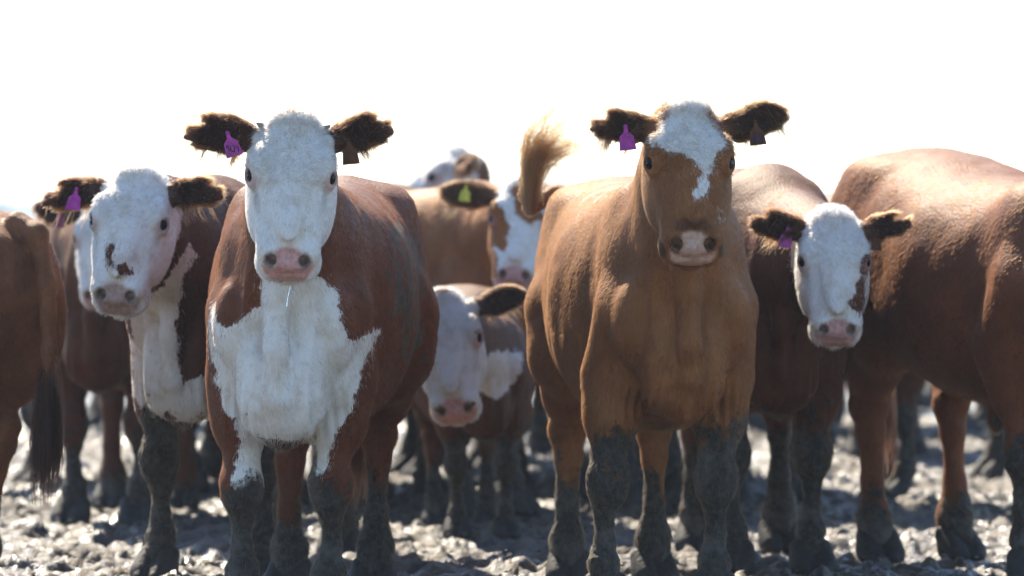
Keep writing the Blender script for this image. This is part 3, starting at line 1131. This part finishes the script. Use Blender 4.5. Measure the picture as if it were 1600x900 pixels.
# drooling cow in front, white bib
FRONT = Cow(label='red and white cow with a plain white face and drool on its pink nose', front=(455, 16.5), yaw=-5, h=.0072,
    wide=.94, hair=RED, white_head=True, strands=200000, splash=.25, mud=.45, mud_poly=[('any', [(608, 320), (668, 370), (668, 570), (625, 580), (600, 450)], .62)],
    head=dict(eye=(455, 277, 16.0), yaw=1, pitch=66, roll=2, hs=1.05),
    ear_l=dict(dir=(-.42, 1, .05), face=(.2, .15, 1), notch=.016, len=.86),
    ear_r=dict(dir=(-.20, -1, .02), face=(.3, -.1, 1), notch=-.020, len=.97),
    tags=[(1, 'purple', .095, .0, SCRIBBLE, -.38), (0, 'brown', .07, -.02, None, .1)],
    feet=dict(fl=(0, -.02), fr=(.02, -.02), hl=(.06, -.02), hr=(.1, .0)),
    coat=[('white', 'front', [(412, 300), (408, 420), (405, 478), (372, 500), (350, 522), (338, 500), (331, 468), (329, 520), (338, 590), (350, 640), (366, 655), (378, 690), (368, 720), (366, 770), (428, 770), (420, 690),
                              (480, 690), (466, 780), (505, 740), (533, 668), (556, 612), (576, 560), (592, 516), (546, 530), (530, 505), (523, 450), (492, 428), (487, 300)])])

# tan heifer in front, blaze
def d_tail(cow, n):
    T = lambda px, py, d: cow.loc(to_world(px, py, d))
    r0, r1 = T(828, 334, 18.45), T(820, 262, 18.45)
    e0, e1 = T(872, 162, 18.4), T(922, 232, 18.4)
    cc = T(814, 215, 18.45) - T(822, 310, 18.45)
    nl, m = 30, 10
    out = []
    for i in range(nl):
        u = rng.random()
        root = r0 + (r1 - r0) * u if i % 3 else r0 + (T(846, 306, 18.46) - r0) * u * .8
        w = rng.uniform(-.15, 1.1)
        end = root + (e0 + (e1 - e0) * w - root) * rng.uniform(.5, 1.05)
        c1 = root + cc * rng.uniform(.5, 1.1)
        ph = rng.random() * 6.28
        off = rng.normal(size=(n // nl, 3))
        for k in range(n // nl):
            t = np.linspace(0, 1, m)[:, None]
            g = root * (1 - t) ** 2 + c1 * 2 * t * (1 - t) + end * t * t
            g = g + np.hstack([np.sin(t * 9 + ph), np.cos(t * 8 + ph), np.sin(t * 7 + ph)]) * .012 * t
            out.append(g + off[k] * (.007 + .006 * np.sin(t * 3.1)) + rng.normal(size=3) * .012 * t * t)
    return np.array(out)

class _D(Cow):
    def __init__(self, **c):
        super().__init__(**c)
D = dict(label='tan cow with white blaze on its forehead and tail flicked up over its rump', front=(1052, 16.9), yaw=6.5, h=.0072,
    wide=.95, hair=TAN, strands=200000, splash=.1, mud=.54, brisket_up=.06, pad_w=.068, eye_skin=0, ear_dark=.9, brisket_mud=.15,
    skin=(.56, .36, .27), head=dict(eye=(1076, 257, 16.35), yaw=5, pitch=62, roll=0, hs=1.06),
    ear_l=dict(dir=(-.36, 1, .02), face=(.15, .45, 1), len=.95), ear_r=dict(dir=(-.22, -1, .02), face=(.2, -.35, 1), notch=-.022, len=.82),
    tags=[(1, 'purple', .10, .01, None, -.1), (0, 'brown', .11, -.01, EIGHTS, .1)],
    feet=dict(fl=(0, .0), fr=(.03, -.09), hl=(.02, -.05), hr=(.02, -.04)),
    dark_spots=[('head', (.435, 0, -.008), (.030, .058, .03), .6), ('head', (.47, .09, -.09), (.035, .03, .035), .85), ('head', (.47, -.09, -.09), (.035, .03, .035), .85)],
    coat=[('white', 'head', [(1056, 130), (1094, 130), (1104, 178), (1134, 222), (1118, 240), (1112, 262), (1104, 300), (1088, 308), (1092, 272), (1086, 248), (1060, 240), (1040, 238), (1017, 220), (1044, 180)]),
          ('white', 'head', [(1122, 322), (1128, 326), (1126, 348), (1120, 340)])],
    switch=1020, switch_fn=d_tail, switch_col=(.42, .20, .065), switch_r=.0007)
_tmp = Cow.__new__(Cow)
_s = 1.0
def tail_from_px(front, yaw, scale, pts):
    fw = np.array([math.sin(R_(yaw)), -math.cos(R_(yaw)), 0])
    B = np.stack([fw, [math.cos(R_(yaw)), math.sin(R_(yaw)), 0], [0, 0, 1.0]], 1)
    base = np.array([(front[0] - 800) / FPX * front[1], front[1], 0]) - fw * .52 * scale
    return [(to_world(*p) - base) @ B / scale for p in pts]
D['tail_r'] = .022
D['tail'] = [(-.93, 0, 1.29)] + tail_from_px(D['front'], D['yaw'], 1, [(868, 302, 18.52), (846, 314, 18.5), (829, 326, 18.48), (821, 305, 18.48), (818, 278, 18.48)])
Cow(**D)

# white faced cow at the left
Cow(label='red cow with brown spots on its tilted white face and a purple ear tag', front=(318, 18.2), yaw=-14, h=.0098, wide=.92,
    hair=DRED, white_head=True, strands=70000, splash=.3, mud=.56, hair_thick=1.3,
    skin=(.40, .27, .23), head=dict(eye=(204, 349, 17.5), yaw=-12, pitch=62, roll=4, hs=1.03),
    ear_l=dict(dir=(-.12, 1, .22), face=(.2, .5, 1), notch=.016, len=.86), ear_r=dict(dir=(.08, -1, -.05), face=(.2, -.3, 1), notch=-.02),
    tags=[(1, 'purple', .10, .0, None, .1)],
    feet=dict(fl=(-.05, .06), fr=(.02, -.02)),
    coat=[('white', 'front', [(205, 470), (262, 440), (296, 380), (304, 400), (284, 440), (276, 500), (278, 560), (286, 598), (306, 588), (350, 590), (355, 680), (300, 690), (262, 642), (245, 660), (205, 620)]),
          ('red', 'head', [(166, 388), (176, 383), (180, 395), (176, 412), (168, 420), (165, 405)]),
          ('red', 'head', [(184, 430), (186, 416), (196, 411), (208, 420), (212, 432), (200, 434)])])

# rump at the left edge
Cow(label='brown cow seen from behind at the picture edge with its tail hanging down', front=(-390, 18.43), yaw=-130, h=.0098, scale=.93,
    hair=(.22, .082, .036), strands=45000, splash=.1, mud=.42, hair_thick=1.3,
    feet=dict(hr=(.12, .0), hl=(.2, 0)),
    tail=[(-.90, 0, 1.31), (-1.0, 0, 1.27), (-1.05, 0, 1.1), (-1.06, .0, .86), (-1.05, 0, .62)], switch=900, switch_col=(.06, .025, .016), switch_r=.002)

# behind the left white face
Cow(label='dark red cow standing further back behind the spotted white face with dark red tag', front=(165, 21.4), yaw=-4, h=.012,
    hair=DRED, white_head=True, strands=20000, splash=.2, mud=.34, hair_thick=1.8,
    head=dict(eye=(163, 374, 20.8), yaw=-8, pitch=66, hs=.92), ear_r=dict(dir=(-.1, -1, .1), face=(.2, -.3, 1)),
    tags=[(1, 'red', .10, .0, None, .1)])

# white faced red cow right of the tan one
Cow(label='dark red cow with plain white face and brown eye patch right of the tan cow', front=(1206, 18.5), yaw=3, h=.0098,
    hair=(.115, .034, .015), white_head=True, strands=70000, splash=.3, mud=.50, hair_thick=1.3, scale=1.03, wide=.9, ear_dark=.75,
    head=dict(eye=(1303, 410, 17.8), yaw=3, pitch=66, roll=0, hs=.94),
    ear_l=dict(dir=(-.34, 1, .05), face=(.2, .25, 1), notch=.012, len=.85), ear_r=dict(dir=(-.30, -1, .12), face=(.3, -.3, 1), notch=-.022, len=.9),
    tags=[(1, 'purple', .075, .0, None, .2), (0, 'brown', .06, -.01, None, .0)],
    coat=[('red', 'head', [(1334, 440), (1346, 434), (1350, 450), (1348, 480), (1342, 494), (1332, 478), (1331, 455)]),
          ('red', 'head', [(1346, 408), (1354, 400), (1362, 404), (1358, 420), (1350, 428), (1344, 424)])])

# big cow at the right edge
Cow(label='big chestnut cow with sunlit hips and its head out of the picture', front=(1668, 18.0), yaw=19, h=.010, scale=1.08,
    hair=(.20, .060, .022), strands=70000, splash=.25, mud=.36, hair_thick=1.3, drop=.11, heye=(1.25, .1, 1.1),
    feet=dict(hl=(.0, -.0), hr=(.02, .0)),
    extra=lambda cow, F: F.ell((-.02, 0, .50), (.06, .03, .06), k=.05))

# calf in the middle
Cow(label='white faced calf with lowered head between the two front cows', front=(752, 20.5), yaw=6, h=.011, scale=.70, drop=.16,
    hair=DRED, white_head=True, strands=30000, splash=.2, mud=.45, hair_thick=1.8, white=(.70, .66, .60),
    head=dict(eye=(699, 534, 19.7), yaw=-4, pitch=68, roll=-8, hs=1.03),
    ear_l=dict(dir=(-.1, 1, .2), face=(.2, .3, 1)), ear_r=dict(dir=(-.1, -1, .1), face=(.2, -.3, 1)),
    coat=[('white', 'front', [(742, 560), (775, 548), (816, 550), (808, 598), (775, 625), (742, 610)])])

# yellow tag
Cow(label='orange brown cow with a yellow ear tag and a white face with eye patch', front=(765, 22.0), yaw=38, h=.012,
    hair=ORANGE, strands=25000, splash=.0, mud=.45, hair_thick=1.8,
    head=dict(eye=(812, 346, 21.3), yaw=-4, pitch=60, roll=4, hs=.95),
    ear_r=dict(dir=(-.05, -1, .0), face=(.2, -.2, 1), len=1.2), tags=[(1, 'yellow', .12, -.02, None, .1)],
    coat=[('white', 'head', [(783, 230), (900, 230), (900, 490), (770, 490), (776, 400), (774, 330)]),
          ('red', 'head', [(760, 335), (782, 325), (794, 350), (795, 380), (785, 396), (774, 385)]),
          ('red', 'head', [(800, 300), (812, 285), (840, 290), (850, 345), (825, 348), (806, 332)])])

# pale head in profile behind
Cow(label='pale white faced cow in profile behind the drooling cow and the orange cow', front=(650, 25.0), yaw=-70, h=.016,
    hair=(.16, .06, .03), white_head=True, strands=12000, mud=.45, hair_thick=2.0,
    head=dict(eye=(672, 284, 24.6), yaw=-72, pitch=38, hs=1.15))

# behind the right pair
Cow(label='dark red cow with pale belly standing broadside behind the chestnut cow', front=(1395, 23.2), yaw=-78, h=.016,
    hair=DRED, strands=12000, mud=.45, hair_thick=2.0, scale=.97, heye=(1.15, 0, .75), hpitch=75, feet=dict(hl=(.1, 0), hr=(-.1, 0)))

far = [('dark red cow half hidden behind the spotted white face and the drooling cow', 345, 23.6, 12, DRED, True),
       ('dark cow in deep shade behind the calf and the drooling cow', 625, 23.4, 25, DRED, False),
       ('dark cow in deep shade behind the calf and the tan cow', 850, 23.6, -20, DRED, True),
       ('dark cow in the back row right behind the white faced calf', 720, 26.0, -35, DRED, False),
       ('dark cow in the back row behind the tail of the tan cow', 930, 26.5, 20, DRED, False),
       ('dark cow standing in shade behind the legs of the tan cow', 1030, 22.6, -10, (.08, .03, .02), False),
       ('dark red cow hidden behind the plain white face at right', 1190, 23.0, 10, DRED, False),
       ('dark brown cow far behind the legs of the chestnut cow', 1385, 27.0, 5, DRED, False),
       ('red cow standing far back at the right picture edge', 1590, 25.0, -40, RED, True)]
FAR = []
for lab, px_, d_, yw, hr, wh in far:
    FAR.append(Cow(label=lab, front=(px_, d_), yaw=yw, h=.023, hair=hr, white_head=wh, strands=5000, mud=.45, hair_thick=2.5, switch=200, heye=(1.1, .1, 1.05), hpitch=62,
        group='cattle standing in the muddy yard'))
Cow(label='tiny red and white cow far away beyond the left rump', front=(128, 44), yaw=-60, h=.024, scale=.82, hair=RED, white_head=True, strands=3000, hair_thick=4, switch=100)

# the last row, seen only as dark bodies and legs between the others: copies of two cows with copies of their parts
def copy_cow(src, px, d, yaw, scale, label):
    r = src.root.copy()
    COL.objects.link(r)
    fw = np.array([math.sin(R_(yaw)), -math.cos(R_(yaw)), 0])
    b = np.array([(px - 800) / FPX * d, d, 0]) - fw * .52 * scale
    r.location, r.rotation_euler, r.scale = b, (0, 0, R_(yaw - 90)), (scale,) * 3
    r['label'] = label
    for ch in src.root.children:
        k = ch.copy()
        COL.objects.link(k)
        k.parent = r
for args in ((FAR[1], 1290, 31.0, -65, .96, 'dark cow in the last row behind the plain white face with eye patch'),
             (FAR[3], 1500, 30.0, 75, .97, 'dark cow in the last row beyond the legs of the chestnut cow')):
    copy_cow(*args)

copy_cow(FAR[1], 55, 24.4, -74, .82, 'low dark cow standing broadside behind the cropped rump at the picture edge')
copy_cow(FAR[1], 1450, 34, 60, .9, 'dark cow deep in the herd, seen between the legs of the chestnut cow')

copy_cow(FAR[1], 150, 31, -80, .9, 'dark cow far back between the legs of the dark red tagged cow')

# drool on the front cow's chin, and its two small horn buds
def finish(cow):
    T = lambda px, py, d: np.array(cow.loc(to_world(px, py, d)))
    c = cow.H(.50, .012, -.165)
    pts = [c + np.array([0, .0, .02]), c, c + np.array([.004, -.006, -.025]), c + np.array([.004, -.012, -.055]), c + np.array([.002, -.014, -.075])]
    rad = [.004, .0028, .0016, .0016, .0030]
    vs, fs = [], []
    for p, r in zip(pts, rad):
        for i in range(6):
            a = i * math.pi / 3
            vs.append(p + np.array([math.cos(a) * r, math.sin(a) * r, 0]))
    for j in range(len(pts) - 1):
        for i in range(6):
            fs.append((j * 6 + i, j * 6 + (i + 1) % 6, j * 6 + 6 + (i + 1) % 6, j * 6 + 6 + i))
    pieces_obj('drool', vs, fs, M_DROOL, cow.root)
    F = Field()
    for sg in (-1, 1):
        F = Field()
        b = cow.H(.012, sg * .090, -.02)
        tip = b + cow.M @ np.array([-.2, sg * .8, .5]) * .018
        F.cone(b, tip, .010, .005, .01)
        v, q = polygonise(F, np.minimum(b, tip) - .04, np.maximum(b, tip) + .04, .004)
        mesh_obj('horn_bud', v, q, M_HORN, cow.root)
finish(FRONT)

# thin bluish haze, added for the veil and bloom of the backlight: one closed box round everything
def haze():
    x, y0, y1, z0, z1 = 2600, -400, 6200, -1.5, 6.5
    v = [(a, b, c) for a in (-x, x) for b in (y0, y1) for c in (z0, z1)]
    f = [(0, 1, 3, 2), (4, 6, 7, 5), (0, 4, 5, 1), (2, 3, 7, 6), (0, 2, 6, 4), (1, 5, 7, 3)]
    m = bpy.data.materials.new('glare_veil')
    m.use_nodes = True
    t = m.node_tree
    t.nodes.remove(t.nodes['Principled BSDF'])
    pv = t.nodes.new('ShaderNodeVolumePrincipled')
    pv.inputs['Color'].default_value = (.70, .84, 1, 1)
    pv.inputs['Density'].default_value = .00055
    pv.inputs['Anisotropy'].default_value = .45
    t.links.new(pv.outputs[0], t.nodes['Material Output'].inputs['Volume'])
    o = pieces_obj('haze', v, f, m, smooth=False)
    o['kind'] = 'stuff'
haze()
